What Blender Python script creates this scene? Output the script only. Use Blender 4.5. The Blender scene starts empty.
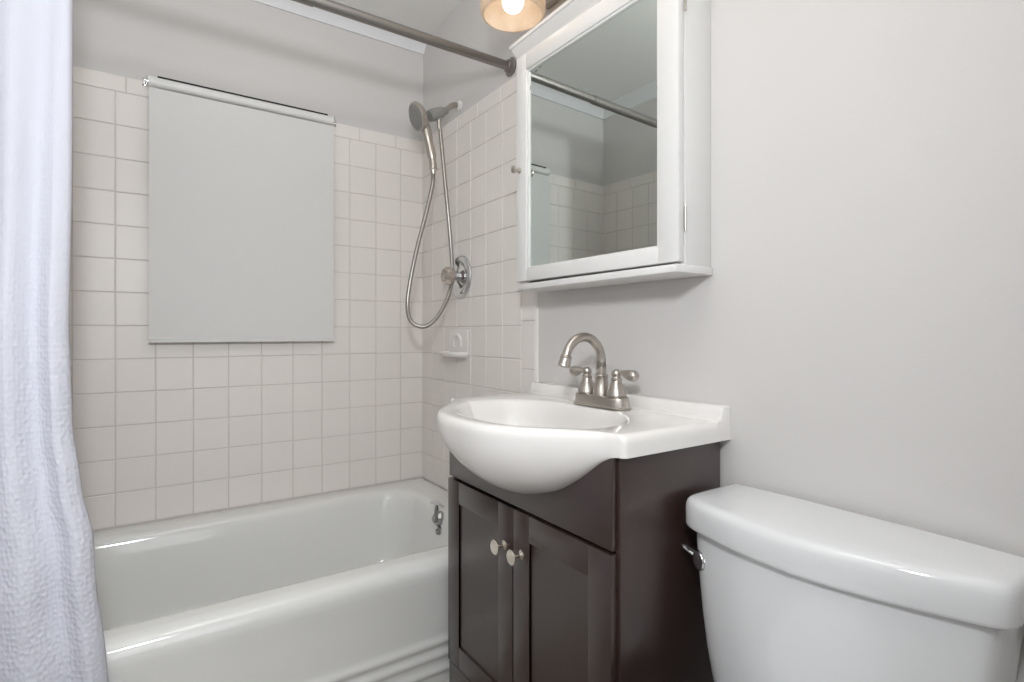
import bpy, bmesh, math, random
from mathutils import Vector, Matrix
random.seed(7)
PI = math.pi
S = bpy.context.scene
COL = S.collection

# ------------------------------------------------------------------ camera
cam_d = bpy.data.cameras.new('camera')
cam = bpy.data.objects.new('camera', cam_d)
COL.objects.link(cam)
cam_d.sensor_width = 36.0
cam_d.lens = 533.73 / 1024 * 36.0
cam_d.shift_y = -(341 - 333.1) / 1024
cam_d.clip_start = 0.02
cam.location = (-0.9895, -2.1575, 1.007)
cam.rotation_euler = (PI / 2, 0, -0.5949)
S.camera = cam

# ------------------------------------------------------------------ world, exposure, fill lights
w = bpy.data.worlds.new('world')
S.world = w
w.use_nodes = True
w.node_tree.nodes['Background'].inputs[0].default_value = (0.95, 0.97, 1.0, 1)
w.node_tree.nodes['Background'].inputs[1].default_value = 0.15
S.view_settings.view_transform = 'Standard'
S.view_settings.look = 'None'
S.view_settings.exposure = 0.0
S.view_settings.gamma = 1.0
S.view_settings.use_curve_mapping = False


def area_light(name, loc, target, size, power, color, size_y=None):
    d = bpy.data.lights.new(name, 'AREA')
    d.energy = power
    d.color = color
    d.size = size
    if size_y:
        d.shape = 'RECTANGLE'
        d.size_y = size_y
    else:
        d.shape = 'DISK'
    o = bpy.data.objects.new(name, d)
    COL.objects.link(o)
    o.location = loc
    o.rotation_euler = (Vector(target) - Vector(loc)).to_track_quat('-Z', 'Y').to_euler()
    return o


FLASH = area_light('photo_flash', (-1.04, -2.16, 1.49), (-0.80, -0.3, 1.05), 0.16, 12.2, (0.935, 0.97, 1.0))
BOUNCE = area_light('flash_bounce_to_ceiling', (-0.80, -1.75, 1.90), (-0.70, -1.45, 3.0), 0.30, 9.2, (0.985, 0.985, 0.98))
DOORL = area_light('fill_light_beyond_doorway', (-1.0, -4.6, 1.25), (-0.75, 0, 1.1), 1.7, 22.5, (0.965, 0.985, 1.0), 2.1)  # added unseen fill behind the camera, evens light from near wall to back


# ------------------------------------------------------------------ materials
def lin(c):
    return c / 12.92 if c <= 0.04045 else ((c + 0.055) / 1.055) ** 2.4


def rgb(r, g, b):
    return (lin(r / 255), lin(g / 255), lin(b / 255), 1)


def mat(name, col, rough=0.5, metal=0.0, coat=0.0, spec=0.5, vary=0.0, vscale=6.0, bump=0.0, bscale=300.0, rvary=0.0):
    m = bpy.data.materials.new(name)
    m.use_nodes = True
    nt = m.node_tree
    b = nt.nodes['Principled BSDF']
    b.inputs['Base Color'].default_value = col
    b.inputs['Roughness'].default_value = rough
    b.inputs['Metallic'].default_value = metal
    b.inputs['Coat Weight'].default_value = coat
    b.inputs['Coat Roughness'].default_value = 0.05
    b.inputs['Specular IOR Level'].default_value = spec
    tc = nt.nodes.new('ShaderNodeTexCoord')
    if vary or rvary:
        n = nt.nodes.new('ShaderNodeTexNoise')
        n.inputs['Scale'].default_value = vscale
        n.inputs['Detail'].default_value = 5
        nt.links.new(tc.outputs['Object'], n.inputs['Vector'])
        if vary:
            r = nt.nodes.new('ShaderNodeMapRange')
            r.inputs['To Min'].default_value = 1 - vary
            r.inputs['To Max'].default_value = 1 + vary
            nt.links.new(n.outputs['Fac'], r.inputs['Value'])
            mx = nt.nodes.new('ShaderNodeVectorMath')
            mx.operation = 'SCALE'
            mx.inputs[0].default_value = col[:3]
            nt.links.new(r.outputs[0], mx.inputs['Scale'])
            nt.links.new(mx.outputs[0], b.inputs['Base Color'])
        if rvary:
            r2 = nt.nodes.new('ShaderNodeMapRange')
            r2.inputs['To Min'].default_value = max(0.02, rough - rvary)
            r2.inputs['To Max'].default_value = rough + rvary
            nt.links.new(n.outputs['Fac'], r2.inputs['Value'])
            nt.links.new(r2.outputs[0], b.inputs['Roughness'])
    if bump:
        n2 = nt.nodes.new('ShaderNodeTexNoise')
        n2.inputs['Scale'].default_value = bscale
        n2.inputs['Detail'].default_value = 3
        nt.links.new(tc.outputs['Object'], n2.inputs['Vector'])
        bp = nt.nodes.new('ShaderNodeBump')
        bp.inputs['Strength'].default_value = bump
        bp.inputs['Distance'].default_value = 0.002
        nt.links.new(n2.outputs['Fac'], bp.inputs['Height'])
        nt.links.new(bp.outputs['Normal'], b.inputs['Normal'])
    return m


M = {}
M['paint'] = mat('wall_paint', rgb(213, 210, 208), 0.62, vary=0.012, vscale=3, bump=0.10, bscale=180)
M['ceiling'] = mat('ceiling_paint', rgb(236, 235, 232), 0.8, vary=0.01, bump=0.06, bscale=140)
M['crown'] = mat('crown_paint', rgb(232, 232, 234), 0.4, vary=0.01)
M['grout'] = mat('grout', rgb(214, 208, 202), 0.85, vary=0.06, vscale=14)
M['caulk'] = mat('caulk', rgb(232, 228, 224), 0.45)
M['floor'] = mat('floor_tile', rgb(150, 142, 132), 0.35, vary=0.05, vscale=4)
M['tub'] = mat('tub_enamel', rgb(229, 229, 226), 0.12, coat=0.4, vary=0.012, vscale=3)
M['porcelain'] = mat('porcelain', rgb(226, 227, 228), 0.08, coat=0.4)
M['marble'] = mat('cultured_marble', rgb(236, 233, 230), 0.14, coat=0.4, vary=0.008, vscale=5)
M['espresso'] = mat('espresso_wood', rgb(54, 39, 36), 0.32, spec=0.7, coat=0.5, vary=0.06, vscale=7, rvary=0.05)
M['espresso_in'] = mat('espresso_inside', rgb(52, 44, 42), 0.6)
M['white_wood'] = mat('white_lacquer', rgb(225, 224, 222), 0.35, vary=0.012, vscale=9)
M['nickel'] = mat('brushed_nickel', rgb(190, 184, 176), 0.33, metal=1.0, rvary=0.05, vscale=60)
M['nickel_dark'] = mat('satin_nickel_dark', rgb(150, 146, 142), 0.36, metal=1.0, rvary=0.05, vscale=60)
M['hose'] = mat('metal_hose', rgb(168, 164, 158), 0.34, metal=1.0)
M['chrome'] = mat('chrome', rgb(215, 216, 218), 0.06, metal=1.0)
M['espresso'].node_tree.nodes['Principled BSDF'].inputs['Coat Roughness'].default_value = 0.22
M['chrome_dark'] = mat('darkened_chrome', rgb(176, 176, 176), 0.14, metal=1.0, rvary=0.08, vscale=90)  # darker base colour stands in for the contrast of busy reflections
M['grey_plastic'] = mat('grey_plastic', rgb(138, 138, 135), 0.42)
M['rubber'] = mat('dark_rubber', rgb(70, 70, 70), 0.6)
M['black'] = mat('black_slot', rgb(14, 14, 14), 0.7)
M['blind'] = mat('blind_fabric', rgb(218, 217, 215), 0.75, vary=0.008, bump=0.08, bscale=900)
M['white_plastic'] = mat('white_plastic', rgb(228, 227, 225), 0.4)
M['knob_nickel'] = mat('pale_nickel', rgb(226, 218, 206), 0.26, metal=1.0)
M['mirror'] = mat('mirror_silver', rgb(219, 226, 223), 0.015, metal=1.0)
M['mirror_spot'] = mat('mirror_desilvered', rgb(88, 92, 94), 0.5)

# acrylic knob
m = mat('clear_acrylic', rgb(225, 215, 205), 0.08)
m.node_tree.nodes['Principled BSDF'].inputs['Transmission Weight'].default_value = 0.75
m.node_tree.nodes['Principled BSDF'].inputs['IOR'].default_value = 1.49
M['acrylic'] = m

# tile, with a slight tone shift from tile to tile carried by a face attribute
m = mat('cream_tile', rgb(233, 227, 222), 0.38, spec=0.35)
nt = m.node_tree
at = nt.nodes.new('ShaderNodeAttribute')
at.attribute_name = 'tone'
mx = nt.nodes.new('ShaderNodeVectorMath')
mx.operation = 'SCALE'
mx.inputs[0].default_value = rgb(233, 227, 222)[:3]
nt.links.new(at.outputs['Fac'], mx.inputs['Scale'])
nt.links.new(mx.outputs[0], nt.nodes['Principled BSDF'].inputs['Base Color'])
M['tile'] = m

# frosted glass shade: half translucent, half diffuse
m = bpy.data.materials.new('frosted_shade_glass')
m.use_nodes = True
nt = m.node_tree
nt.nodes.clear()
out = nt.nodes.new('ShaderNodeOutputMaterial')
tr = nt.nodes.new('ShaderNodeBsdfTranslucent')
df = nt.nodes.new('ShaderNodeBsdfDiffuse')
gl = nt.nodes.new('ShaderNodeBsdfGlossy')
gl.inputs['Roughness'].default_value = 0.2
m1 = nt.nodes.new('ShaderNodeMixShader')
m1.inputs[0].default_value = 0.55
m2 = nt.nodes.new('ShaderNodeMixShader')
m2.inputs[0].default_value = 0.04
nz = nt.nodes.new('ShaderNodeTexNoise')
nz.inputs['Scale'].default_value = 14
nz.inputs['Detail'].default_value = 4
cr = nt.nodes.new('ShaderNodeValToRGB')
cr.color_ramp.elements[0].position = 0.35
cr.color_ramp.elements[0].color = rgb(222, 206, 188)
cr.color_ramp.elements[1].position = 0.7
cr.color_ramp.elements[1].color = rgb(238, 228, 214)
tc = nt.nodes.new('ShaderNodeTexCoord')
nt.links.new(tc.outputs['Object'], nz.inputs['Vector'])
nt.links.new(nz.outputs['Fac'], cr.inputs['Fac'])
nt.links.new(cr.outputs[0], tr.inputs['Color'])
nt.links.new(cr.outputs[0], df.inputs['Color'])
nt.links.new(df.outputs[0], m1.inputs[1])
nt.links.new(tr.outputs[0], m1.inputs[2])
nt.links.new(m1.outputs[0], m2.inputs[1])
nt.links.new(gl.outputs[0], m2.inputs[2])
nt.links.new(m2.outputs[0], out.inputs['Surface'])
M['shade'] = m

# lit bulb
m = bpy.data.materials.new('lit_bulb')
m.use_nodes = True
b = m.node_tree.nodes['Principled BSDF']
b.inputs['Base Color'].default_value = (0.9, 0.88, 0.84, 1)
b.inputs['Emission Color'].default_value = (1.0, 0.90, 0.78, 1)
b.inputs['Emission Strength'].default_value = 6.5
M['bulb'] = m

# seersucker curtain cloth
m = mat('seersucker_cloth', rgb(212, 213, 224), 0.85)
nt = m.node_tree
b = nt.nodes['Principled BSDF']
b.inputs['Sheen Weight'].default_value = 0.15
tc = nt.nodes.new('ShaderNodeTexCoord')
mp = nt.nodes.new('ShaderNodeMapping')
mp.inputs['Scale'].default_value = (95, 95, 190)
nt.links.new(tc.outputs['UV'], mp.inputs['Vector'])
vo = nt.nodes.new('ShaderNodeTexVoronoi')
vo.inputs['Scale'].default_value = 1.0
vo.inputs['Randomness'].default_value = 0.55
nt.links.new(mp.outputs[0], vo.inputs['Vector'])
bp = nt.nodes.new('ShaderNodeBump')
bp.inputs['Distance'].default_value = 0.005
sx_ = nt.nodes.new('ShaderNodeSeparateXYZ')
nt.links.new(tc.outputs['UV'], sx_.inputs[0])
mr = nt.nodes.new('ShaderNodeMapRange')
mr.inputs['From Min'].default_value = 1.55
mr.inputs['From Max'].default_value = 0.75
mr.inputs['To Min'].default_value = 0.10
mr.inputs['To Max'].default_value = 0.50
nt.links.new(sx_.outputs['Y'], mr.inputs['Value'])
nt.links.new(mr.outputs[0], bp.inputs['Strength'])
nt.links.new(vo.outputs['Distance'], bp.inputs['Height'])
nt.links.new(bp.outputs['Normal'], b.inputs['Normal'])
M['cloth'] = m


# ------------------------------------------------------------------ mesh helpers
def obj(name, bm, material, parent=None, angle=35, smooth=True, solidify=None):
    bmesh.ops.remove_doubles(bm, verts=bm.verts, dist=1e-6)
    bmesh.ops.recalc_face_normals(bm, faces=bm.faces)
    if parent is not None:
        r = parent
        off = Vector((0, 0, 0))
        while r is not None:
            off += r.location
            r = r.parent
        bmesh.ops.translate(bm, verts=bm.verts, vec=-off)
    me = bpy.data.meshes.new(name)
    bm.to_mesh(me)
    bm.free()
    mats = material if isinstance(material, (list, tuple)) else [material]
    for q in mats:
        me.materials.append(q)
    if smooth:
        me.shade_smooth()
        me.set_sharp_from_angle(angle=math.radians(angle))
    o = bpy.data.objects.new(name, me)
    COL.objects.link(o)
    if parent is not None:
        o.parent = parent
    if solidify:
        md = o.modifiers.new('thickness', 'SOLIDIFY')
        md.thickness = solidify
        md.offset = 0
    return o


def thing(name, loc, label, cat, group=None):
    o = bpy.data.objects.new(name, None)
    COL.objects.link(o)
    o.location = loc
    o.empty_display_size = 0.05
    o['label'] = label
    o['category'] = cat
    if group:
        o['group'] = group
    return o


def struct(name, bm, material, **k):
    o = obj(name, bm, material, **k)
    o['kind'] = 'structure'
    return o


def add_box(bm, x0, x1, y0, y1, z0, z1, bev=0.0, seg=2, mi=0):
    t = bmesh.new()
    vs = [t.verts.new((x, y, z)) for x in (x0, x1) for y in (y0, y1) for z in (z0, z1)]
    for f in ((0, 1, 3, 2), (4, 6, 7, 5), (0, 4, 5, 1), (2, 3, 7, 6), (0, 2, 6, 4), (1, 5, 7, 3)):
        t.faces.new([vs[i] for i in f])
    if bev:
        bmesh.ops.bevel(t, geom=t.edges[:], offset=bev, segments=seg, profile=0.5, affect='EDGES')
    for f in t.faces:
        f.material_index = mi
    merge(bm, t)
    return bm


def merge(bm, t):
    idx = {}
    for v in t.verts:
        idx[v] = bm.verts.new(v.co)
    for f in t.faces:
        try:
            nf = bm.faces.new([idx[v] for v in f.verts])
            nf.material_index = f.material_index
        except ValueError:
            pass
    t.free()


def box(x0, x1, y0, y1, z0, z1, bev=0.0, seg=2):
    return add_box(bmesh.new(), x0, x1, y0, y1, z0, z1, bev, seg)


def frame_of(d):
    d = d.normalized()
    a = Vector((0, 0, 1)) if abs(d.z) < 0.9 else Vector((1, 0, 0))
    u = d.cross(a).normalized()
    return u, d.cross(u).normalized()


def add_tube(bm, pts, rad, seg=16, caps=True, mi=0, squash=None):
    pts = [Vector(p) for p in pts]
    n = len(pts)
    rads = rad if isinstance(rad, (list, tuple)) else [rad] * n
    tang = []
    for i in range(n):
        d = pts[min(i + 1, n - 1)] - pts[max(i - 1, 0)]
        if d.length < 1e-9:
            d = tang[-1] if tang else Vector((0, 0, 1))
        tang.append(d.normalized())
    u, v = frame_of(tang[0])
    rings = []
    for i in range(n):
        if i:
            q = tang[i - 1].rotation_difference(tang[i])
            u = q @ u
            v = q @ v
        ring = []
        for k in range(seg):
            a = 2 * PI * k / seg
            ring.append(bm.verts.new(pts[i] + (u * math.cos(a) + v * math.sin(a) * (squash or 1)) * rads[i]))
        rings.append(ring)
    for i in range(n - 1):
        for k in range(seg):
            f = bm.faces.new((rings[i][k], rings[i][(k + 1) % seg], rings[i + 1][(k + 1) % seg], rings[i + 1][k]))
            f.material_index = mi
    if caps:
        for r in (rings[0][::-1], rings[-1]):
            f = bm.faces.new(r)
            f.material_index = mi
    return bm


def add_lathe(bm, base, axis, prof, seg=32, mi=0, sx=1.0):
    """prof: list of (distance along axis, radius). radius 0 closes."""
    base = Vector(base)
    d = Vector(axis).normalized()
    u, v = frame_of(d)
    rings = []
    for t, r in prof:
        c = base + d * t
        if r < 1e-6:
            rings.append([bm.verts.new(c)])
        else:
            rings.append([bm.verts.new(c + (u * math.cos(2 * PI * k / seg) * sx + v * math.sin(2 * PI * k / seg)) * r) for k in range(seg)])
    for a, b in zip(rings, rings[1:]):
        for k in range(seg):
            k2 = (k + 1) % seg
            if len(a) == 1 and len(b) == 1:
                continue
            if len(a) == 1:
                f = bm.faces.new((a[0], b[k2], b[k]))
            elif len(b) == 1:
                f = bm.faces.new((a[k], a[k2], b[0]))
            else:
                f = bm.faces.new((a[k], a[k2], b[k2], b[k]))
            f.material_index = mi
    return bm


def lathe(base, axis, prof, seg=32):
    return add_lathe(bmesh.new(), base, axis, prof, seg)


def loft(bm, loops, close=True, cap0=False, cap1=False):
    rs = [[bm.verts.new(p) for p in L] for L in loops]
    n = len(rs[0])
    for a, b in zip(rs, rs[1:]):
        for k in range(n if close else n - 1):
            k2 = (k + 1) % n
            bm.faces.new((a[k], a[k2], b[k2], b[k]))
    if cap0:
        bm.faces.new(rs[0][::-1])
    if cap1:
        bm.faces.new(rs[-1])
    return rs


def catmull(P, sub=8):
    P = [Vector(p) for p in P]
    Q = [P[0] * 2 - P[1]] + P + [P[-1] * 2 - P[-2]]
    out = []
    for i in range(1, len(Q) - 2):
        a, b, c, d = Q[i - 1:i + 3]
        for s in range(sub):
            t = s / sub
            out.append(0.5 * ((2 * b) + (c - a) * t + (2 * a - 5 * b + 4 * c - d) * t * t + (3 * b - a - 3 * c + d) * t ** 3))
    out.append(P[-1])
    return out


def interp(x, T):
    if x <= T[0][0]:
        return T[0][1]
    for (a, b), (c, d) in zip(T, T[1:]):
        if x <= c:
            s = (x - a) / (c - a)
            s = s
            return b + (d - b) * s
    return T[-1][1]


def sinterp(x, T):
    """smooth (Catmull) table lookup"""
    n = len(T)
    if x <= T[0][0]:
        return T[0][1]
    if x >= T[-1][0]:
        return T[-1][1]
    for i in range(n - 1):
        if x <= T[i + 1][0]:
            break
    x0, y0 = T[i]
    x1, y1 = T[i + 1]
    m0 = (T[i + 1][1] - T[i - 1][1]) / (T[i + 1][0] - T[i - 1][0]) if i else (y1 - y0) / (x1 - x0)
    m1_ = (T[i + 2][1] - T[i][1]) / (T[i + 2][0] - T[i][0]) if i + 2 < n else (y1 - y0) / (x1 - x0)
    h = x1 - x0
    t = (x - x0) / h
    return (2 * t ** 3 - 3 * t * t + 1) * y0 + (t ** 3 - 2 * t * t + t) * h * m0 + (-2 * t ** 3 + 3 * t * t) * y1 + (t ** 3 - t * t) * h * m1_


# ------------------------------------------------------------------ room shell
XL, YR, ZC = -1.44, -2.75, 2.285
WT = 0.10
struct('floor', box(XL - WT, WT, YR - WT, WT, -0.10, 0.0), M['floor'])
struct('ceiling', box(XL - WT, WT, YR - WT, WT, ZC, ZC + 0.10), M['ceiling'])
struct('wall_back', box(XL - WT, WT, 0.0, WT, 0.0, ZC), M['paint'])
struct('wall_right', box(0.0, WT, YR - WT, 0.0, 0.0, ZC), M['paint'])
struct('wall_left', box(XL - WT, XL, YR - WT, 0.0, 0.0, ZC), M['paint'])
bm = bmesh.new()
add_box(bm, XL, -1.33, YR - WT, YR, 0, ZC)
add_box(bm, -0.55, 0, YR - WT, YR, 0, ZC)
add_box(bm, -1.33, -0.55, YR - WT, YR, 2.03, ZC)
struct('wall_rear', bm, M['paint'])

# crown moulding: a small cove profile run along each wall
CR = [(0.0, -0.058), (0.008, -0.058), (0.009, -0.053), (0.044, -0.012), (0.050, -0.010), (0.051, 0.0), (0.0, 0.0)]


def crown(fn, name, t0, t1):
    bm = bmesh.new()
    loft(bm, [[fn(t, a, ZC + b) for a, b in CR] for t in (t0, t1)], True, True, True)
    struct(name, bm, M['crown'])


crown(lambda t, a, z: (t, -a, z), 'trim_back', XL, 0.0)
crown(lambda t, a, z: (XL + a, t, z), 'trim_left', YR, 0.0)

# ------------------------------------------------------------------ ceramic tile
T = 0.1085
J = 0.0009          # half joint
Z0 = 0.380
ZT = Z0 + 13 * T
ZTOP = Z0 + 13.5 * T
TD = 0.008          # tile depth


def tile_field(name, cells, mapf):
    bm = bmesh.new()
    lay = bm.faces.layers.float.new('tone')
    for (a0, a1, z0, z1) in cells:
        tone = 1 + random.uniform(-0.016, 0.012)
        b = 0.0022
        t1, t2 = random.uniform(-2e-4, 2e-4), random.uniform(-2e-4, 2e-4)
        A = [(a0 + J, z0 + J), (a1 - J, z0 + J), (a1 - J, z1 - J), (a0 + J, z1 - J)]
        B = [(a0 + J + b * .35, z0 + J + b * .35), (a1 - J - b * .35, z0 + J + b * .35), (a1 - J - b * .35, z1 - J - b * .35), (a0 + J + b * .35, z1 - J - b * .35)]
        C_ = [(a0 + J + b, z0 + J + b), (a1 - J - b, z0 + J + b), (a1 - J - b, z1 - J - b), (a0 + J + b, z1 - J - b)]
        tilt = [-t1 - t2, t1 - t2, t1 + t2, -t1 + t2]
        R0 = [bm.verts.new(mapf(a, z, 0)) for a, z in A]
        R1 = [bm.verts.new(mapf(a, z, TD - 0.0011 + k)) for (a, z), k in zip(B, tilt)]
        R2 = [bm.verts.new(mapf(a, z, TD + k)) for (a, z), k in zip(C_, tilt)]
        fs = [bm.faces.new(R2)]
        for P, Q in ((R0, R1), (R1, R2)):
            for k in range(4):
                fs.append(bm.faces.new((P[k], P[(k + 1) % 4], Q[(k + 1) % 4], Q[k])))
        for f in fs:
            f[lay] = tone
    struct(name, bm, M['tile'], angle=4)


def cells_for(length, edge=None):
    out = []
    a = 0.0
    cols = []
    while a < length - 1e-6:
        cols.append((a, min(a + T, length)))
        a += T
    for c0, c1 in cols:
        for r in range(13):
            out.append((c0, c1, Z0 + r * T, Z0 + (r + 1) * T))
    return out


def top_trim(length, off, pitch=0.1545):
    out = []
    a = off - pitch
    while a < length:
        c0, c1 = max(0, a), min(a + pitch, length)
        if c1 - c0 > 0.004:
            out.append((c0, c1, ZT, ZTOP))
        a += pitch
    return out


GR = TD - 0.0022
struct('wall_back_grout', box(XL, 0, -GR, -0.0002, Z0 - 0.02, ZTOP - 0.001), M['grout'])
tile_field('wall_back_tile', cells_for(-XL) + top_trim(-XL, 0.130), lambda a, z, d: (-a, -d, z))
YE = -0.833
struct('wall_right_grout', box(-GR, -0.0002, YE + 0.002, -0.0002, Z0 - 0.02, ZTOP - 0.001), M['grout'])
rc = cells_for(7 * T)
rc += [c for c in top_trim(7 * T, 0.02)]
zz = Z0 - 0.095
while zz < ZTOP:           # bullnose column at the outer edge, longer pieces
    rc.append((7 * T, -YE, max(zz, Z0), min(zz + 0.152, ZTOP)))
    zz += 0.152
tile_field('wall_right_tile', rc, lambda a, z, d: (-d, -a, z))
struct('wall_left_grout', box(XL + 0.0002, XL + GR, -0.83, -0.0002, Z0 - 0.02, ZTOP - 0.001), M['grout'])
tile_field('wall_left_tile', cells_for(7.6 * T) + top_trim(7.6 * T, 0.05), lambda a, z, d: (XL + d, -a, z))
# bead of caulk down the tile edge
bm = bmesh.new()
add_tube(bm, [(-0.001, YE - 0.002, 0.0), (-0.001, YE - 0.002, ZTOP)], 0.0065, 10)
struct('trim_caulk_edge', bm, M['caulk'])

# ------------------------------------------------------------------ bathtub
tub = thing('bathtub', (-0.70, -0.40, 0.0), 'white enamel alcove bathtub with rounded rim below the tiled wall', 'bathtub')


def rrect(x0, x1, y0, y1, r, z, n=10):
    P = []
    for cx, cy, a0 in ((x1 - r, y1 - r, 0), (x0 + r, y1 - r, PI / 2), (x0 + r, y0 + r, PI), (x1 - r, y0 + r, 1.5 * PI)):
        for k in range(n + 1):
            a = a0 + (PI / 2) * k / n
            P.append((cx + r * math.cos(a), cy + r * math.sin(a), z))
    return P


bm = bmesh.new()
X0, X1 = XL + 0.009, -0.009
zr = 0.376
IX0, IX1, IY0, IY1 = XL + 0.10, -0.115, -0.728, -0.088
loops = [rrect(X0, X1, -0.772, -0.009, 0.004, zr - 0.0005)]
loops.append(rrect(X0 + 0.04, X1 - 0.04, -0.752, -0.04, 0.05, zr + 0.001))
loops.append(rrect(IX0 - 0.012, IX1 + 0.012, IY0 - 0.010, IY1 + 0.012, 0.115, zr))
for d, dz in ((0.0, -0.003), (0.008, -0.009), (0.014, -0.018), (0.019, -0.032), (0.026, -0.07), (0.036, -0.14), (0.048, -0.22), (0.06, -0.265), (0.078, -0.290), (0.105, -0.303), (0.16, -0.310), (0.26, -0.313)):
    r = max(0.06, 0.12 - d * 0.15)
    loops.append(rrect(IX0 + d * 1.6, IX1 - d, IY0 + d, IY1 - d, r, zr + dz))
loft(bm, loops, True, False, True)
# apron profile run along the tub, with three raised ribs near the floor
AP = [(-0.772, zr - 0.0005), (-0.784, zr - 0.002), (-0.795, zr - 0.0065), (-0.803, zr - 0.014), (-0.8085, zr - 0.024), (-0.811, zr - 0.036), (-0.810, zr - 0.055), (-0.806, zr - 0.085), (-0.803, zr - 0.12), (-0.802, 0.18), (-0.802, 0.164)]
for zc in (0.140, 0.104, 0.062):
    AP += [(-0.803, zc + 0.016), (-0.8058, zc + 0.010), (-0.8085, zc + 0.004), (-0.8085, zc - 0.002), (-0.8050, zc - 0.009), (-0.803, zc - 0.013)]
AP += [(-0.803, 0.04), (-0.803, 0.001), (-0.75, 0.001)]
xs = [X0 + (X1 - X0) * k / 12 for k in range(13)]
loft(bm, [[(x, y, z) for y, z in AP] for x in xs], False)
obj('basin', bm, M['tub'], tub, angle=50)

# overflow plate with T lever at the faucet end
bm = bmesh.new()
OY, OZ = -0.432, 0.318
add_lathe(bm, (-0.122, OY, OZ), (-1, 0, 0.12), [(-0.014, 0.0), (-0.014, 0.044), (0.003, 0.046), (0.007, 0.042), (0.010, 0.030), (0.013, 0.022), (0.013, 0.0)], 32)
add_lathe(bm, (-0.130, OY, OZ + 0.024), (-1, 0.25, 0.2), [(-0.008, 0.026), (0.006, 0.028), (0.016, 0.024), (0.018, 0.017), (0.026, 0.016), (0.031, 0.008), (0.032, 0.0)], 9)
add_lathe(bm, (-0.128, OY - 0.010, OZ - 0.014), (-1, 0.2, -0.15), [(-0.008, 0.021), (0.006, 0.022), (0.014, 0.018), (0.016, 0.012), (0.024, 0.010), (0.026, 0.0)], 8)
add_lathe(bm, (-0.124, OY - 0.018, OZ - 0.044), (-1, 0.2, -0.3), [(-0.010, 0.017), (0.006, 0.018), (0.013, 0.012), (0.016, 0.0)], 8)
add_tube(bm, [(-0.140, OY, OZ + 0.020), (-0.146, OY, OZ + 0.045), (-0.146, OY, OZ + 0.066), (-0.144, OY, OZ + 0.078)], [0.012, 0.011, 0.007, 0.005], 14)
ov = obj('overflow_plate', bm, M['chrome_dark'], tub, angle=14)
bm = bmesh.new()
add_tube(bm, [(-0.152, OY + 0.036, OZ + 0.077), (-0.148, OY + 0.020, OZ + 0.081), (-0.144, OY, OZ + 0.083), (-0.140, OY - 0.020, OZ + 0.081), (-0.136, OY - 0.036, OZ + 0.077)], [0.003, 0.006, 0.0075, 0.006, 0.003], 14)
obj('lever', bm, M['chrome'], ov)

# ------------------------------------------------------------------ roller blind
bl = thing('roller_blind', (-0.70, -0.03, 1.82), 'white roller blind pulled down over the tiled back wall', 'blind')
BX0, BX1, BY = -0.995, -0.398, -0.040
bm = bmesh.new()
pr = [(BY - 0.002, 1.815), (BY - 0.002, 1.5), (BY - 0.002, 1.2), (BY - 0.002, 0.992), (BY - 0.006, 0.990), (BY - 0.006, 0.976), (BY + 0.002, 0.976), (BY + 0.002, 0.990), (BY - 0.0005, 0.992), (BY - 0.0005, 1.2), (BY - 0.0005, 1.5), (BY - 0.0005, 1.815)]
loft(bm, [[(x, y, z) for y, z in pr] for x in (BX0, -0.8, -0.6, BX1)], True, True, True)
obj('blind_fabric', bm, M['blind'], bl)
bm = bmesh.new()
add_lathe(bm, (BX0 - 0.002, BY + 0.0165, 1.840), (1, 0, 0), [(0, 0), (0, 0.0175), (0.002, 0.019), (BX1 - BX0 + 0.002, 0.019), (BX1 - BX0 + 0.004, 0.0175), (BX1 - BX0 + 0.004, 0.0)], 36)
obj('roller_tube', bm, M['white_plastic'], bl)
bm = bmesh.new()
add_box(bm, BX0 + 0.024, BX1 - 0.022, BY + 0.0005, BY + 0.012, 1.8520, 1.8575)
obj('dark_slot', bm, M['black'], bl)
for x, q in ((BX0 - 0.006, -1), (BX1 + 0.006, 1)):
    bm = bmesh.new()
    add_box(bm, x - 0.0015, x + 0.0015, -0.036, -0.0085, 1.826, 1.853, 0.0008)
    add_box(bm, min(x, x + q * 0.012), max(x, x + q * 0.012), -0.0105, -0.0083, 1.826, 1.853, 0.0008)
    add_tube(bm, [(x - 0.004, BY + 0.0165, 1.840), (x + 0.004, BY + 0.0165, 1.840)], 0.006, 14)
    obj('bracket', bm, M['chrome'], bl)

# ------------------------------------------------------------------ curtain rod and curtain
RY, RZ = -0.692, 1.888
rod = thing('curtain_rod', (-0.70, RY, RZ), 'brushed metal shower curtain rod spanning above the bathtub', 'curtain rod')
bm = bmesh.new()
add_lathe(bm, (-0.632, RY, RZ), (1, 0, 0), [(0, 0), (0, 0.0145), (0.622, 0.0145), (0.622, 0)], 28)
obj('inner_tube', bm, M['nickel_dark'], rod)
bm = bmesh.new()
add_lathe(bm, (XL + 0.011, RY, RZ), (1, 0, 0), [(0, 0), (0, 0.0165), (-0.632 - XL - 0.012, 0.0165), (-0.632 - XL - 0.011, 0.0152), (-0.632 - XL - 0.011, 0)], 28)
obj('outer_tube', bm, M['nickel_dark'], rod)
for x, d in ((-0.0005, -1), (XL + 0.0005, 1)):
    bm = bmesh.new()
    add_lathe(bm, (x, RY, RZ), (d, 0, 0), [(0, 0), (0, 0.030), (0.004, 0.031), (0.006, 0.028), (0.009, 0.0205), (0.018, 0.0195), (0.020, 0.0175), (0.020, 0)], 28)
    obj('flange', bm, M['nickel_dark'], rod)

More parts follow.
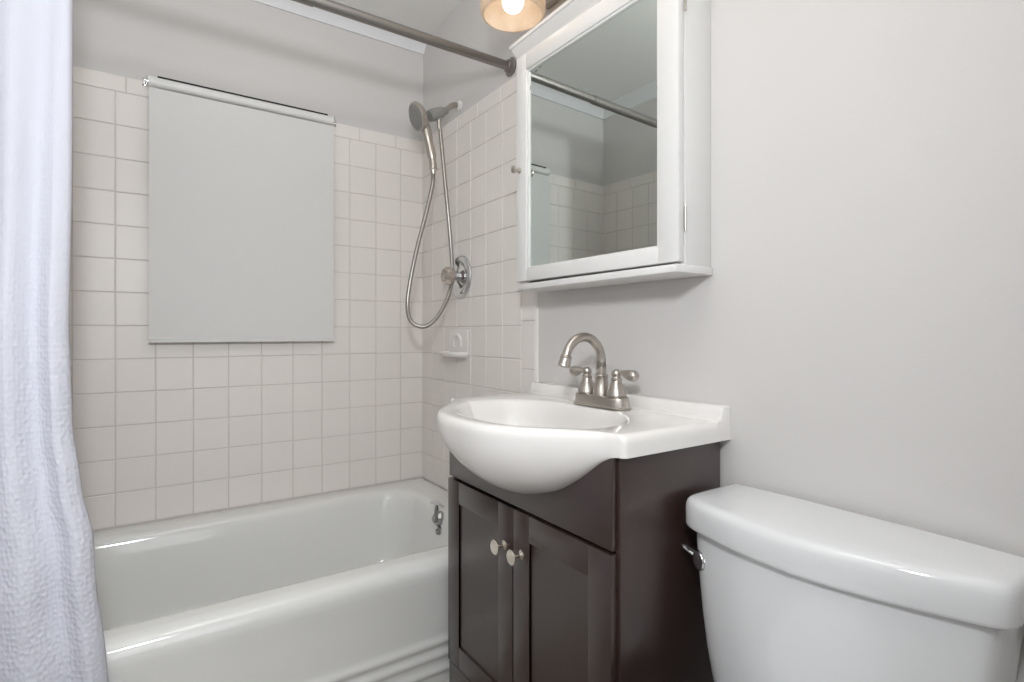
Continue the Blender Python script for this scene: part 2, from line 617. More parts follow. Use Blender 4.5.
EDGE = [(0.03, -1.045), (0.32, -1.057), (0.40, -1.063), (0.49, -1.073), (0.598, -1.081), (0.705, -1.101), (0.813, -1.115), (0.993, -1.124), (1.074, -1.125), (1.3, -1.123), (1.5, -1.122), (1.9, -1.121)]
YED = [(0.03, -0.850), (0.32, -0.840), (0.49, -0.832), (0.60, -0.82), (0.705, -0.80), (0.813, -0.78), (0.993, -0.76), (1.074, -0.75), (1.283, -0.725), (1.5, -0.722), (1.9, RY - 0.034)]
bm = bmesh.new()
NU, NV = 110, 150
rows = []
uvl = bm.loops.layers.uv.new('UVMap')
ZB, ZTp = 0.035, 1.868
for j in range(NV + 1):
    fv = j / NV
    z = ZB + (ZTp - ZB) * fv
    xr = sinterp(z, EDGE)
    yb = sinterp(z, YED)
    xl = XL + 0.012
    row = []
    amp = 0.012 + 0.010 * (1 - fv)
    for i in range(NU + 1):
        fu = i / NU
        x = xl + (xr - xl) * fu
        ph = 2 * PI * (4.1 * fu ** 0.9 + 0.10 * math.sin(3.1 * fv) + 0.12 * (1 - fv))
        ed = min(1, (1 - fu) / 0.10)
        y = yb - amp * (1 - math.cos(ph + 2 * PI * 0.43)) * ed * 0.75
        y -= 0.004 * math.sin(5.2 * 2 * PI * fu + 2.2 * fv * 3) * ed * (0.35 + 0.65 * (1 - fv))
        # rumples across the lower half
        rump = max(0.0, min(1.0, (1.15 - z) / 0.5))
        y -= 0.0022 * rump * math.sin(38 * z + 9 * fu + 2.5 * math.sin(11 * fu + 3 * z)) * math.sin(7 * fu + 5 * z) * (0.3 + 0.7 * ed)
        x += 0.003 * rump * math.sin(26 * z + 3 * math.sin(9 * z)) * max(0, fu - 0.6)
        # rolled hem on the free edge
        if fu > 0.965:
            y += 0.010 * ((fu - 0.965) / 0.035) ** 2
            x -= 0.004 * ((fu - 0.965) / 0.035) ** 2
        row.append(bm.verts.new((x, y, z)))
    rows.append(row)
for j in range(NV):
    for i in range(NU):
        f = bm.faces.new((rows[j][i], rows[j][i + 1], rows[j + 1][i + 1], rows[j + 1][i]))
        for l, (a, b_) in zip(f.loops, ((i, j), (i + 1, j), (i + 1, j + 1), (i, j + 1))):
            l[uvl].uv = (a / NU * 0.55, b_ / NV * 1.87)
cur = obj('shower_curtain', bm, M['cloth'], None, angle=180, solidify=0.0014)
cur['label'] = 'white textured fabric shower curtain gathered beside the bathtub'
cur['category'] = 'shower curtain'
for k in range(7):
    xr_ = XL + 0.035 + 0.042 * k
    bm = bmesh.new()
    ring = []
    for q in range(25):
        a = 2 * PI * q / 24
        ring.append((xr_, RY - 0.013 + 0.036 * math.cos(a), RZ - 0.014 + 0.034 * math.sin(a)))
    add_tube(bm, ring, 0.0018, 8, caps=False)
    obj('ring', bm, M['nickel'], cur)

# ------------------------------------------------------------------ shower
sh = thing('hand_shower', (0.0, -0.34, 1.885), 'brushed nickel hand shower with looped metal hose on tiled wall', 'shower head')
SY = -0.340
bm = bmesh.new()
add_lathe(bm, (-0.0005, SY, 1.884), (-1, 0, 0), [(0, 0), (0, 0.017), (0.006, 0.018), (0.010, 0.012), (0.014, 0.0115), (0.014, 0)], 24)
obj('wall_collar', bm, M['white_plastic'], sh)
bm = bmesh.new()
add_tube(bm, catmull([(-0.006, SY, 1.884), (-0.024, SY, 1.882), (-0.042, SY, 1.872), (-0.060, SY, 1.855), (-0.070, SY, 1.844)], 6), 0.0105, 18)
obj('shower_arm', bm, M['nickel'], sh)
ax = Vector((-0.075, 0, -0.040)).normalized()
bm = bmesh.new()
add_lathe(bm, (-0.060, SY, 1.852), ax, [(0, 0), (0, 0.0125), (0.006, 0.0135), (0.012, 0.0135), (0.013, 0.0115), (0.018, 0.012)], 24)
add_lathe(bm, (-0.060, SY, 1.852), ax, [(0.018, 0.012), (0.020, 0.019), (0.045, 0.022), (0.066, 0.023), (0.080, 0.021), (0.086, 0.0)], 24)
obj('swivel_holder', bm, M['grey_plastic'], sh)
bm = bmesh.new()
add_lathe(bm, (-0.092, SY, 1.822), (0.012, -0.005, -1), [(-0.004, 0.0095), (0.018, 0.0095), (0.024, 0.0085), (0.042, 0.0075), (0.048, 0.0065), (0.050, 0.0)], 18)
obj('hose_connector', bm, M['nickel'], sh)
# handset: disc head plus handle
hc = Vector((-0.176, SY - 0.004, 1.800))
fa = Vector((-0.92, 0.02, -0.38)).normalized()
bm = bmesh.new()
add_lathe(bm, hc, fa, [(-0.026, 0.0), (-0.026, 0.014), (-0.022, 0.026), (-0.012, 0.044), (-0.002, 0.0525), (0.006, 0.054), (0.011, 0.0525), (0.013, 0.049), (0.013, 0.0)], 40)
hs = obj('shower_handset', bm, M['nickel'], sh)
bm = bmesh.new()
add_lathe(bm, hc, fa, [(0.0125, 0.0), (0.0145, 0.0), (0.0145, 0.044), (0.0125, 0.047)], 36)
u, v = frame_of(fa)
for rr, cnt in ((0.012, 6), (0.024, 12), (0.036, 18)):
    for k in range(cnt):
        a = 2 * PI * k / cnt
        c = hc + fa * 0.0143 + (u * math.cos(a) + v * math.sin(a)) * rr
        add_lathe(bm, c, fa, [(0, 0.0022), (0.002, 0.0018), (0.0022, 0)], 6)
obj('spray_face', bm, M['grey_plastic'], hs)
bm = bmesh.new()
add_tube(bm, catmull([(-0.158, SY - 0.004, 1.795), (-0.149, SY - 0.006, 1.765), (-0.139, SY - 0.010, 1.715), (-0.128, SY - 0.015, 1.660), (-0.125, SY - 0.018, 1.632)], 5),
         [0.018] * 3 + [0.0185] * 7 + [0.0165] * 6 + [0.0135] * 5, 18)
add_lathe(bm, (-0.125, SY - 0.018, 1.640), (0.01, -0.03, -1), [(0, 0.013), (0.010, 0.014), (0.028, 0.014), (0.030, 0.012), (0.046, 0.0095), (0.047, 0)], 18)
obj('handle', bm, M['nickel'], hs)
HP = [(-0.125, -0.36, 1.605), (-0.128, -0.362, 1.56), (-0.142, -0.365, 1.50), (-0.160, -0.365, 1.43), (-0.181, -0.362, 1.35), (-0.203, -0.362, 1.26), (-0.219, -0.362, 1.18), (-0.227, -0.362, 1.115), (-0.219, -0.36, 1.060), (-0.190, -0.36, 1.034), (-0.150, -0.36, 1.034), (-0.108, -0.36, 1.068), (-0.068, -0.350, 1.125), (-0.040, -0.338, 1.185), (-0.0315, -0.330, 1.225), (-0.0315, -0.331, 1.265), (-0.042, -0.338, 1.36), (-0.055, -0.342, 1.47), (-0.067, -0.342, 1.58), (-0.079, -0.342, 1.69), (-0.088, -0.342, 1.775)]
bm = bmesh.new()
hp = catmull(HP, 22)
# fine ribbing of the metal hose
dense = []
acc = []
for i, q in enumerate(hp):
    dense.append(q)
    acc.append(0.0080 if i % 2 else 0.0072)
add_tube(bm, dense, acc, 12)
obj('hose', bm, M['hose'], sh)

# ------------------------------------------------------------------ shower valve
VY, VZ = -0.360, 1.223
va = thing('shower_valve', (0.0, VY, VZ), 'round chrome shower valve plate with clear faceted knob', 'shower valve')
bm = bmesh.new()
add_lathe(bm, (-0.0085, VY, VZ), (-1, 0, 0), [(0, 0), (0, 0.082), (0.004, 0.083), (0.010, 0.078), (0.0135, 0.070), (0.012, 0.060), (0.008, 0.052), (0.008, 0.040), (0.010, 0.030), (0.012, 0.022), (0.012, 0.0165), (0.031, 0.0165), (0.032, 0.0155), (0.032, 0)], 48)
obj('escutcheon', bm, M['chrome'], va)
bm = bmesh.new()
SEG = 12
prof = [(0.0325, 0.0), (0.0325, 0.022), (0.037, 0.029), (0.043, 0.034), (0.062, 0.034), (0.071, 0.028), (0.073, 0.018), (0.070, 0.011), (0.070, 0)]
add_lathe(bm, (-0.0085, VY, VZ), (-1, 0, 0), prof, SEG)
obj('knob', bm, M['acrylic'], va, angle=12)
bm = bmesh.new()
add_lathe(bm, (-0.0085, VY, VZ), (-1, 0, 0), [(0.033, 0.0), (0.033, 0.0105), (0.050, 0.010), (0.066, 0.009), (0.066, 0)], 20)
obj('stem', bm, M['nickel'], va)

# ------------------------------------------------------------------ ceramic soap dish
sd = thing('soap_dish', (0.0, -0.36, 0.96), 'cream ceramic soap dish set into the tile under the valve', 'soap dish')
bm = bmesh.new()
yL, yR_, zb, zt = -0.268, -0.420, 0.925, 1.022
add_box(bm, -0.0135, -0.0075, yR_, yL, zb, zt, 0.004, 3)
# tray: half-round shelf with raised lip
n = 24
cy = (yL + yR_) / 2
hw = (yL - yR_) / 2
loops = []
for (sc_, dx, z) in ((0.86, 0.040, zb - 0.012), (0.97, 0.062, zb - 0.004), (1.0, 0.068, zb + 0.006), (0.985, 0.066, zb + 0.011), (0.93, 0.058, zb + 0.010), (0.86, 0.048, zb + 0.002), (0.4, 0.02, zb)):
    L = []
    for k in range(n + 1):
        a = PI * k / n
        c, s = math.cos(a), math.sin(a)
        L.append((-0.010 - dx * (abs(s) ** 0.55), cy + hw * sc_ * (1 if c > 0 else -1) * abs(c) ** 0.55, z))
    loops.append(L)
loft(bm, loops, True, True, True)
# arched grab bar pressed out of the plate
arc = []
for k in range(13):
    a = PI * k / 12
    arc.append((-0.0135 - 0.004 * math.sin(a), cy + 0.030 * math.cos(a), 0.955 + 0.045 * math.sin(a) ** 0.7))
add_tube(bm, arc, 0.0055, 10)
obj('dish', bm, M['caulk'], sd)

# ------------------------------------------------------------------ vanity cabinet
VL, VR = -0.850, -1.482
XF = -0.300
van = thing('vanity_cabinet', (-0.15, -1.16, 0.0), 'dark espresso vanity cabinet under the white sink', 'cabinet')
ES = M['espresso']
obj('side_panel', box(XF, -0.010, VR, VR + 0.016, 0.0, 0.787, 0.0012), ES, van)
obj('side_panel', box(XF, -0.010, VL - 0.016, VL, 0.0, 0.787, 0.0012), ES, van)
obj('face_panel', box(-0.3125, XF - 0.0005, VR + 0.008, VL - 0.001, 0.619, 0.787, 0.001), ES, van)
obj('toe_board', box(-0.3125, XF - 0.0005, VR + 0.008, VL - 0.001, 0.0, 0.113, 0.001), ES, van)
obj('floor_board', box(XF + 0.018, -0.012, VR + 0.0165, VL - 0.0165, 0.095, 0.110), M['espresso_in'], van)
obj('back_board', box(-0.016, -0.010, VR + 0.0165, VL - 0.0165, 0.115, 0.60), M['espresso_in'], van)


def door(y0, y1, ky):
    z0, z1 = 0.119, 0.613
    xf, xb = -0.3165, -0.3005
    st = 0.060
    bm = bmesh.new()
    add_box(bm, xf, xb, y0, y0 + st, z0, z1, 0.0012)
    add_box(bm, xf, xb, y1 - st, y1, z0, z1, 0.0012)
    add_box(bm, xf, xb, y0 + st, y1 - st, z1 - 0.058, z1, 0.0012)
    add_box(bm, xf, xb, y0 + st, y1 - st, z0, z0 + 0.058, 0.0012)
    add_box(bm, xf + 0.005, xb, y0 + st - 0.004, y1 - st + 0.004, z0 + 0.054, z1 - 0.054)
    d = obj('door', bm, ES, van, angle=25)
    bm = lathe((xf + 0.0005, ky, 0.521), (-1, 0, 0), [(0, 0), (0, 0.0095), (0.002, 0.010), (0.0045, 0.0065), (0.007, 0.0045), (0.020, 0.0042), (0.023, 0.006), (0.0245, 0.0150), (0.026, 0.0165), (0.0285, 0.0168), (0.0298, 0.0155), (0.0302, 0.012), (0.0303, 0)], 32)
    obj('knob', bm, M['knob_nickel'], d)


door(-1.1645, VL - 0.001, -1.133)
door(VR + 0.008, -1.1680, -1.200)

# ------------------------------------------------------------------ vanity top with basin
vt = thing('vanity_sink', (-0.15, -1.168, 0.79), 'white one-piece sink top with bulging bowl on the dark vanity', 'sink')
CY = -1.168
TL, TR_ = -0.838, -1.500
XO = [(0.0, -0.468), (0.05, -0.466), (0.10, -0.455), (0.15, -0.431), (0.20, -0.394), (0.245, -0.353), (0.28, -0.326), (0.305, -0.3155), (0.335, -0.3125)]
ZBT = {-1: [(0.0, 0.666), (0.04, 0.663), (0.085, 0.668), (0.155, 0.692), (0.205, 0.720), (0.235, 0.740), (0.262, 0.760), (0.282, 0.774), (0.308, 0.786), (0.335, 0.788)],
       1: [(0.0, 0.666), (0.04, 0.676), (0.10, 0.703), (0.15, 0.730), (0.19, 0.751), (0.225, 0.768), (0.25, 0.779), (0.285, 0.787), (0.335, 0.788)]}
outline = []
nb = 14
for k in range(nb + 1):                    # right side, wall to front
    outline.append((-0.001 - 0.298 * k / nb, TR_))
rc_ = 0.012
for k in range(1, 7):                      # rounded front corner
    a = (PI / 2) * k / 6
    outline.append((-0.299 - rc_ * math.sin(a) * 0.95, TR_ + rc_ * (1 - math.cos(a))))
nf = 72
for k in range(1, nf):
    y = TR_ + rc_ + (TL - TR_ - 2 * rc_) * k / nf
    outline.append((sinterp(abs(y - CY), XO), y))
for k in range(5, -1, -1):
    a = (PI / 2) * k / 6
    outline.append((-0.299 - rc_ * math.sin(a) * 0.95, TL - rc_ * (1 - math.cos(a))))
for k in range(nb - 1, -1, -1):
    outline.append((-0.001 - 0.298 * k / nb, TL))
nk = 40
for k in range(1, nk):
    outline.append((-0.001, TL + (TR_ - TL) * k / nk))
BC = Vector((-0.262, CY))


def inset(p, d):
    v = Vector(p) - BC
    L = v.length
    return BC + v * ((L - d) / L)


ZD = 0.828


def basin_pt(p, s):
    v = Vector(p) - BC
    a = math.atan2(v.y, v.x)
    # D-like superellipse, deeper towards the front
    ex, ey = (0.158 if math.cos(a) > 0 else 0.172), 0.242
    c, s_ = math.cos(a), math.sin(a)
    n_ = 2.25
    r = 1 / ((abs(c) / ex) ** n_ + (abs(s_) / ey) ** n_) ** (1 / n_)
    Lo = v.length - 0.034
    k_ = 8.0
    r = (r ** -k_ + Lo ** -k_) ** (-1 / k_)
    return BC + Vector((c, s_)) * r * s


loops = []
# underside and belly, from the inside up to the rim
for t in [1.0, 0.9, 0.8, 0.7, 0.6, 0.5, 0.4, 0.3, 0.2, 0.1, 0.0]:
    L = []
    for (x, y) in outline:
        u_ = abs(y - CY)
        if x < -0.3125 and u_ < 0.320:
            zb_ = sinterp(u_, ZBT[1 if y > CY else -1])
            a = t * PI / 2
            L.append((-0.3128 + (x + 0.3128) * math.cos(a) ** 1.1 if t < 1 else -0.3128, y, 0.806 - (0.806 - zb_) * math.sin(a)))
        else:
            L.append((x, y, 0.806 - 0.018 * t))
    loops.append(L)
for d, z in ((0.0, 0.814), (0.0018, 0.8205), (0.0055, 0.8255), (0.011, 0.828), (0.018, ZD + 0.0005)):
    loops.append([(*inset(p, d), z) for p in outline])
for f in (0.5,):
    loops.append([(*(inset(p, 0.02) * (1 - f) + basin_pt(p, 1.06) * f), ZD - 0.0005) for p in outline])
for s, z in ((1.05, ZD - 0.001), (1.02, ZD - 0.0025), (0.995, ZD - 0.007), (0.97, ZD - 0.016), (0.94, ZD - 0.030), (0.89, ZD - 0.052), (0.81, ZD - 0.078), (0.70, ZD - 0.100), (0.55, ZD - 0.117), (0.38, ZD - 0.127), (0.2, ZD - 0.132), (0.09, ZD - 0.134)):
    loops.append([(*basin_pt(p, s), z) for p in outline])
bm = bmesh.new()
loft(bm, loops, True, False, True)
# backsplash ledge with a cove into the deck
SP = [(-0.001, 0.800), (-0.001, 0.857), (-0.020, 0.857), (-0.0255, 0.8555), (-0.0285, 0.851), (-0.030, 0.840), (-0.0325, 0.8325), (-0.040, 0.8288), (-0.048, 0.827), (-0.048, 0.800)]
ysp = [TL - 0.0004, TL - 0.0022, TL - 0.0055] + [TL + (TR_ - TL) * k / 10 for k in range(1, 10)] + [TR_ + 0.0055, TR_ + 0.0022, TR_ + 0.0004]
lp = []
for i, y in enumerate(ysp):
    k = min(i, len(ysp) - 1 - i)
    dz = (0.005, 0.0015, 0)[k] if k < 3 else 0
    lp.append([(x + (dz * 0.5 if x < -0.002 else 0), y, z - (dz if z > 0.83 else 0)) for x, z in SP])
loft(bm, lp, True, True, True)
obj('sink_top', bm, M['marble'], vt, angle=40)
bm = lathe((BC.x, BC.y, ZD - 0.1345), (0, 0, 1), [(0, 0), (0, 0.021), (0.002, 0.022), (0.0035, 0.019), (0.0025, 0.013), (0.004, 0.011), (0.005, 0.0)], 28)
obj('drain', bm, M['nickel'], vt)

# ------------------------------------------------------------------ faucet
FX, FY, FZ = -0.0765, -1.198, ZD + 0.0008
fa_ = thing('sink_faucet', (FX, FY, FZ), 'brushed nickel gooseneck faucet with two lever handles on the sink', 'faucet')
NK = M['nickel']
bm = bmesh.new()


def stadium(hx, hy, z, n=12):
    P = []
    for cy_, a0 in ((hy - hx, 0), (-(hy - hx), PI)):
        for k in range(n + 1):
            a = a0 + PI * k / n
            P.append((FX + hx * math.cos(a), FY + cy_ + hx * math.sin(a), z))
    return P


loft(bm, [stadium(0.029, 0.088, FZ), stadium(0.029, 0.088, FZ + 0.003), stadium(0.0265, 0.0845, FZ + 0.006), stadium(0.0255, 0.083, FZ + 0.022), stadium(0.0245, 0.082, FZ + 0.026), stadium(0.022, 0.079, FZ + 0.0275)], True, True, True)
obj('base_plate', bm, NK, fa_)
zb2 = FZ + 0.0275
bm = bmesh.new()
add_lathe(bm, (FX, FY, zb2), (0, 0, 1), [(0, 0), (0, 0.021), (0.006, 0.0205), (0.020, 0.0175), (0.036, 0.0155), (0.044, 0.0160), (0.047, 0.0175), (0.050, 0.0160), (0.052, 0.0125), (0.054, 0)], 28)
pts = [(FX, FY, zb2 + 0.045), (FX, FY, zb2 + 0.08)]
zc = 0.939
R_ = 0.0565
pts += [(FX, FY, zc - 0.015)]
for k in range(17):
    a = PI * 0.93 * k / 16
    pts.append((FX - R_ + R_ * math.cos(a), FY, zc + R_ * math.sin(a) * 1.04))
add_tube(bm, pts, [0.0118] * 4 + [0.0115] * 6 + [0.0108] * 6 + [0.0103] * (len(pts) - 16), 20)
e = Vector(pts[-1])
dr = (e - Vector(pts[-2])).normalized()
add_lathe(bm, e - dr * 0.004, dr, [(0, 0.0105), (0.003, 0.0128), (0.006, 0.0140), (0.009, 0.0128), (0.013, 0.0132), (0.024, 0.0150), (0.028, 0.0150), (0.028, 0.011), (0.024, 0.0)], 24)
obj('spout', bm, NK, fa_)
for sgn in (1, -1):
    hy = FY + sgn * 0.0515
    bm = bmesh.new()
    add_lathe(bm, (FX, hy, zb2), (0, 0, 1), [(0, 0), (0, 0.0235), (0.0015, 0.024), (0.0022, 0.0225), (0.003, 0.0235), (0.010, 0.0225), (0.022, 0.0185), (0.034, 0.0125), (0.038, 0.0115), (0.040, 0.013), (0.043, 0.013), (0.045, 0.0105), (0.048, 0.0095), (0.051, 0.0115), (0.056, 0.0122), (0.062, 0.0095), (0.065, 0.004), (0.0655, 0)], 28)
    h = obj('handle', bm, NK, fa_)
    bm = bmesh.new()
    z = zb2 + 0.056
    dx = -0.010 if sgn > 0 else 0.002
    ls = 0.80 if sgn > 0 else 1.0
    dx *= ls
    P = [(FX, hy, z), (FX + dx * 0.3, hy + sgn * ls * 0.014, z + 0.001), (FX + dx * 0.5, hy + sgn * ls * 0.022, z + 0.0005), (FX + dx * 0.7, hy + sgn * ls * 0.034, z - 0.0015), (FX + dx * 0.9, hy + sgn * ls * 0.046, z - 0.003), (FX + dx, hy + sgn * ls * 0.056, z - 0.0035), (FX + dx, hy + sgn * ls * 0.062, z - 0.0035), (FX + dx, hy + sgn * ls * 0.0645, z - 0.0035)]
    add_tube(bm, P, [0.0065, 0.0062, 0.0070, 0.0108, 0.0132, 0.0125, 0.0080, 0.002], 18)
    obj('lever', bm, NK, h)

# ------------------------------------------------------------------ mirror cabinet
CL, CRT = -0.897, -1.453
XD = -0.086          # carcass front
mc = thing('mirror_cabinet', (0.0, -1.17, 1.13), 'white wall cabinet with mirrored door above the sink', 'medicine cabinet')
WW = M['white_wood']
bm = bmesh.new()
add_box(bm, XD, -0.001, CRT, CRT + 0.016, 1.147, 1.80, 0.001)
add_box(bm, XD, -0.001, CL - 0.016, CL, 1.147, 1.80, 0.001)
add_box(bm, XD, -0.001, CRT + 0.016, CL - 0.016, 1.784, 1.80)
add_box(bm, -0.008, -0.001, CRT + 0.016, CL - 0.016, 1.147, 1.784)
obj('carcass', bm, WW, mc)
obj('bottom_board', box(-0.119, -0.001, CRT - 0.005, CL + 0.004, 1.130, 1.1465, 0.002), WW, mc)
# crown: mitred profile round front and both sides
bm = bmesh.new()
CP = [(0.0, 1.794), (0.005, 1.794), (0.006, 1.799), (0.009, 1.803), (0.014, 1.811), (0.019, 1.821), (0.021, 1.826), (0.025, 1.828), (0.026, 1.836), (0.022, 1.840), (0.0, 1.840)]
fx = -0.104
lp = []
for a, z in CP:
    lp.append([(-0.001, CRT - a, z), (fx - a, CRT - a, z), (fx - a, CL + a, z), (-0.001, CL + a, z)])
loft(bm, lp, False)
v4 = [bm.verts.new(p) for p in ((-0.001, CRT, 1.840), (fx, CRT, 1.840), (fx, CL, 1.840), (-0.001, CL, 1.840))]
bm.faces.new(v4)
v4 = [bm.verts.new(p) for p in ((-0.001, CRT, 1.794), (fx, CRT, 1.794), (fx, CL, 1.794), (-0.001, CL, 1.794))]
bm.faces.new(v4)
obj('crown', bm, WW, mc, angle=30)
# door, hung on the right and standing very slightly ajar
DT = 0.018
dz0, dz1 = 1.153, 1.790
dy0, dy1 = CRT + 0.001, CL - 0.001
st = 0.046
dxf, dxb = XD - 0.002 - DT, XD - 0.002
rot = Matrix.Translation((dxb, dy0, 0)) @ Matrix.Rotation(math.radians(1.75), 4, 'Z') @ Matrix.Translation((-dxb, -dy0, 0))


def rbm(bm):
    bmesh.ops.transform(bm, matrix=rot, verts=bm.verts)
    return bm


bm = bmesh.new()
add_box(bm, dxf, dxb, dy0, dy0 + st + 0.006, dz0, dz1, 0.002)
add_box(bm, dxf, dxb, dy1 - st, dy1, dz0, dz1, 0.002)
add_box(bm, dxf, dxb, dy0 + st + 0.004, dy1 - st + 0.002, dz1 - st, dz1, 0.002)
add_box(bm, dxf, dxb, dy0 + st + 0.004, dy1 - st + 0.002, dz0, dz0 + 0.033, 0.002)
# inner bead
bd = 0.006
my0, my1, mz0, mz1 = dy0 + st + 0.006, dy1 - st, dz0 + 0.033, dz1 - st
for q in ((my0 - 0.001, my0 + bd, mz0 - 0.001, mz1 + 0.001), (my1 - bd, my1 + 0.001, mz0 - 0.001, mz1 + 0.001), (my0, my1, mz1 - bd, mz1 + 0.001), (my0, my1, mz0 - 0.001, mz0 + bd)):
    add_box(bm, dxf + 0.004, dxb - 0.002, *q, 0.0018)
dr_ = obj('door', rbm(bm), WW, mc, angle=30)
bm = box(dxf + 0.009, dxf + 0.013, my0 + bd - 0.002, my1 - bd + 0.002, mz0 + bd - 0.002, mz1 - bd + 0.002)
obj('mirror', rbm(bm), M['mirror'], dr_)
for q in ((my1 - 0.034, mz1 - 0.0155, 0.006, 0.0018), (my1 - 0.052, mz1 - 0.0125, 0.005, 0.0012), (my1 - 0.0085, mz1 - 0.052, 0.0012, 0.006), (my0 + 0.0085, mz1 - 0.24, 0.0014, 0.010), (my0 + 0.009, mz1 - 0.215, 0.0012, 0.004)):
    bm = lathe((dxf + 0.0089, q[0], q[1]), (-1, 0, 0), [(0, q[3]), (0.0002, q[3]), (0.0002, 0)], 10)
    bmesh.ops.scale(bm, vec=(1, q[2] / q[3], 1), space=Matrix.Translation((0, -q[0], 0)), verts=bm.verts[:])
    obj('tarnish_spot', rbm(bm), M['mirror_spot'], dr_, smooth=False)
bm = lathe((dxf, dy1 - 0.017, 1.468), (-1, 0, 0), [(0, 0), (0, 0.008), (0.002, 0.0085), (0.005, 0.005), (0.012, 0.0045), (0.015, 0.0075), (0.019, 0.0105), (0.024, 0.0105), (0.027, 0.006), (0.0275, 0)], 24)
obj('knob', rbm(bm), M['nickel'], dr_)
for zh in (1.240, 1.690):
    bm = bmesh.new()
    add_tube(bm, [(dxb + 0.001, CRT - 0.0015, zh - 0.025), (dxb + 0.001, CRT - 0.0015, zh + 0.025)], 0.0024, 12)
    for k in (-0.0245, -0.010, 0.009, 0.0235):
        add_tube(bm, [(dxb + 0.001, CRT - 0.0015, zh + k), (dxb + 0.001, CRT - 0.0015, zh + k + 0.001)], 0.0030, 12)
    obj('hinge', bm, M['nickel'], mc)

# ------------------------------------------------------------------ vanity light above the cabinet
vl = thing('vanity_light', (0.0, -1.17, 1.97), 'wall light with frosted glass shade and glowing bulb above the mirror cabinet', 'wall light')
bm = box(-0.028, -0.0005, -1.45, -0.89, 1.975, 2.075, 0.006)
obj('wall_plate', bm, M['nickel'], vl)
LX = -0.168
for yl in (-0.948, -1.17, -1.392):
    bm = bmesh.new()
    add_tube(bm, catmull([(-0.026, yl, 2.02), (-0.08, yl, 2.028), (-0.14, yl, 2.04), (LX, yl, 2.03), (LX, yl, 2.005)], 5), 0.009, 14)
    add_lathe(bm, (LX, yl, 1.988), (0, 0, 1), [(0, 0), (0, 0.026), (0.004, 0.027), (0.022, 0.022), (0.026, 0.0)], 24)
    arm = obj('arm', bm, M['nickel'], vl)
    bm = bmesh.new()
    RB = 0.089
    sp = [(0.0, 0.020), (-0.003, 0.045), (-0.012, 0.064), (-0.028, 0.076), (-0.050, 0.0825), (-0.080, RB), (-0.098, RB), (-0.108, RB - 0.003), (-0.1115, RB - 0.007), (-0.1105, RB - 0.010), (-0.105, RB - 0.008), (-0.080, RB - 0.004), (-0.050, 0.0785), (-0.029, 0.072), (-0.014, 0.060), (-0.006, 0.043), (-0.004, 0.020)]
    add_lathe(bm, (LX, yl, 1.988), (0, 0, 1), sp, 48)
    shd = obj('glass_shade', bm, M['shade'], arm, angle=60)
    bm = bmesh.new()
    bz = 1.915
    br = 0.0295
    prf = [(-br, 0)] + [(-br * math.cos(a), br * math.sin(a)) for a in [PI * k / 16 for k in range(1, 13)]] + [(0.040, 0.014), (0.055, 0.013), (0.070, 0.013), (0.070, 0)]
    add_lathe(bm, (LX, yl, bz), (0, 0, 1), prf, 28)
    obj('bulb', bm, M['bulb'], arm)

# ------------------------------------------------------------------ toilet
TY = -1.735
to = thing('toilet', (-0.10, TY, 0.0), 'white toilet with bow-fronted tank beside the dark vanity', 'toilet')
half = [(-0.012, 0.232), (-0.05, 0.2325), (-0.09, 0.2330), (-0.125, 0.2325), (-0.142, 0.2305), (-0.154, 0.225), (-0.163, 0.214), (-0.172, 0.194), (-0.182, 0.160), (-0.192, 0.120), (-0.199, 0.082), (-0.2035, 0.042), (-0.205, 0.0)]
half = [tuple(p) for p in [q for q in catmull([(x, y, 0) for x, y in half], 4)]]
plan = [(p[0], p[1]) for p in half] + [(p[0], -p[1]) for p in half[-2::-1]]
plan = [(x * (1 + (0.12 if y > 0 else 0.52) * max(-0.2, min(0.2, y))) if x < -0.05 else x, y) for x, y in plan]


def tank_loop(d, z, ky=1.0, kx=1.0, back=-0.012):
    L = []
    for x, y in plan:
        xx = back + (x - back) * kx * (1 - d / 0.193) if True else x
        yy = y * ky * (1 - d / 0.232)
        L.append((xx, TY + yy, z))
    return L


bm = bmesh.new()
loft(bm, [tank_loop(0.012, 0.647), tank_loop(0.004, 0.6475), tank_loop(0.001, 0.650), tank_loop(0.0, 0.654), tank_loop(0.0, 0.682), tank_loop(0.0008, 0.690), tank_loop(0.0025, 0.6955), tank_loop(0.0055, 0.6995), tank_loop(0.010, 0.702), tank_loop(0.018, 0.7033), tank_loop(0.05, 0.7045), tank_loop(0.09, 0.705), tank_loop(0.14, 0.7055)], True, True, True)
obj('tank_lid', bm, M['porcelain'], to, angle=50)
bm = bmesh.new()
tk = []
for z, ky, kx in ((0.648, 0.925, 0.93), (0.62, 0.92, 0.935), (0.56, 0.895, 0.935), (0.50, 0.868, 0.93), (0.44, 0.835, 0.915), (0.38, 0.79, 0.89), (0.345, 0.75, 0.86), (0.325, 0.70, 0.82), (0.315, 0.63, 0.76)):
    tk.append(tank_loop(0, z, ky, kx))
loft(bm, tk, True, True, True)
obj('tank', bm, M['porcelain'], to, angle=60)
# bowl and foot
bm = bmesh.new()


def egg(cx, rx0, rx1, ry, z, n=40):
    L = []
    for k in range(n):
        a = 2 * PI * k / n
        c, s = math.cos(a), math.sin(a)
        L.append((cx + (rx1 if c > 0 else rx0) * c, TY + ry * s, z))
    return L


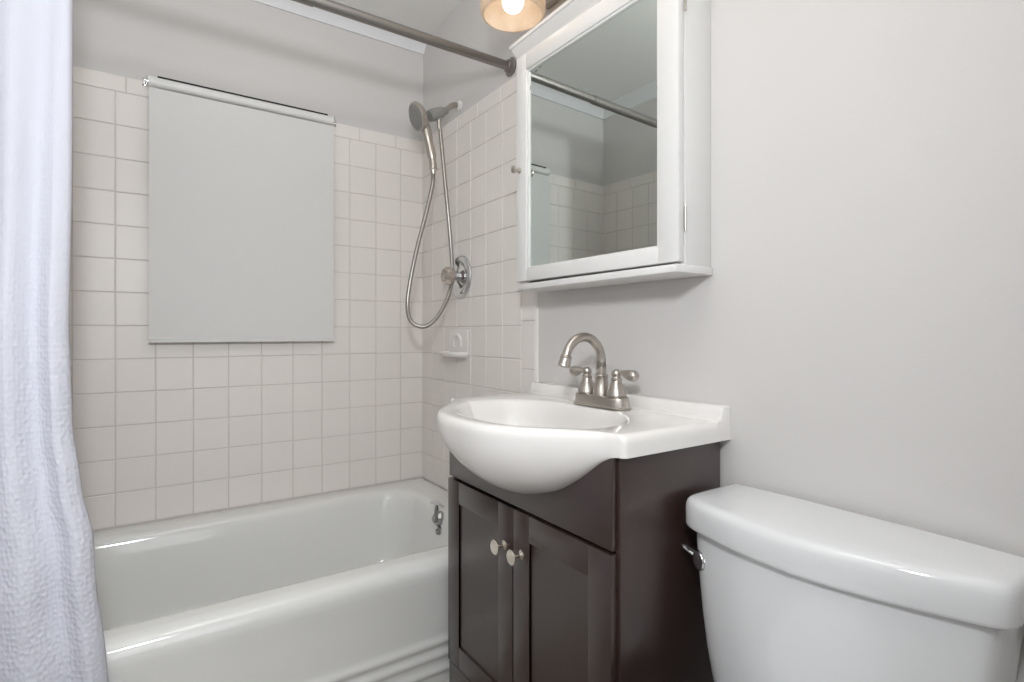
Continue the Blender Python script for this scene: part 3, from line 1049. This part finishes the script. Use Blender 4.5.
loft(bm, [egg(-0.34, 0.20, 0.26, 0.105, 0.0), egg(-0.34, 0.20, 0.26, 0.105, 0.02), egg(-0.34, 0.19, 0.25, 0.095, 0.10), egg(-0.36, 0.21, 0.24, 0.11, 0.18), egg(-0.40, 0.25, 0.28, 0.155, 0.26), egg(-0.43, 0.27, 0.36, 0.178, 0.33), egg(-0.44, 0.27, 0.40, 0.185, 0.375), egg(-0.44, 0.27, 0.28, 0.185, 0.385), egg(-0.45, 0.20, 0.17, 0.13, 0.385), egg(-0.45, 0.17, 0.14, 0.10, 0.30), egg(-0.44, 0.08, 0.07, 0.05, 0.22)], True, True, True)
add_box(bm, -0.20, -0.03, TY - 0.12, TY + 0.12, 0.26, 0.3145, 0.02, 3)
obj('bowl', bm, M['porcelain'], to, angle=60)
bm = bmesh.new()
loft(bm, [egg(-0.455, 0.262, 0.235, 0.188, 0.386), egg(-0.455, 0.266, 0.238, 0.191, 0.392), egg(-0.455, 0.266, 0.238, 0.191, 0.412), egg(-0.455, 0.260, 0.232, 0.186, 0.420), egg(-0.455, 0.18, 0.17, 0.13, 0.424)], True, True, True)
obj('seat_lid', bm, M['porcelain'], to, angle=50)
# flush lever on the tank front, at the vanity side
bm = bmesh.new()
lx, ly, lz = -0.142, -1.548, 0.592
nrm = Vector((-0.93, 0.36, 0.0)).normalized()
add_lathe(bm, (lx, ly, lz), nrm, [(-0.020, 0), (-0.020, 0.0175), (0.016, 0.0180), (0.020, 0.0178), (0.0225, 0.0160), (0.0235, 0.010), (0.0240, 0)], 30)
fl = obj('flush_lever', bm, M['chrome'], to)
bm = bmesh.new()
c0 = Vector((lx, ly, lz)) + nrm * 0.012
add_tube(bm, [c0 + Vector((0.002, 0.012, 0.002)), c0 + Vector((0.002, 0.026, 0.006)), c0 + Vector((0.002, 0.038, 0.011)), c0 + Vector((0.002, 0.046, 0.013))], [0.0065, 0.0075, 0.007, 0.003], 14, squash=0.6)
obj('paddle', bm, M['chrome'], fl)
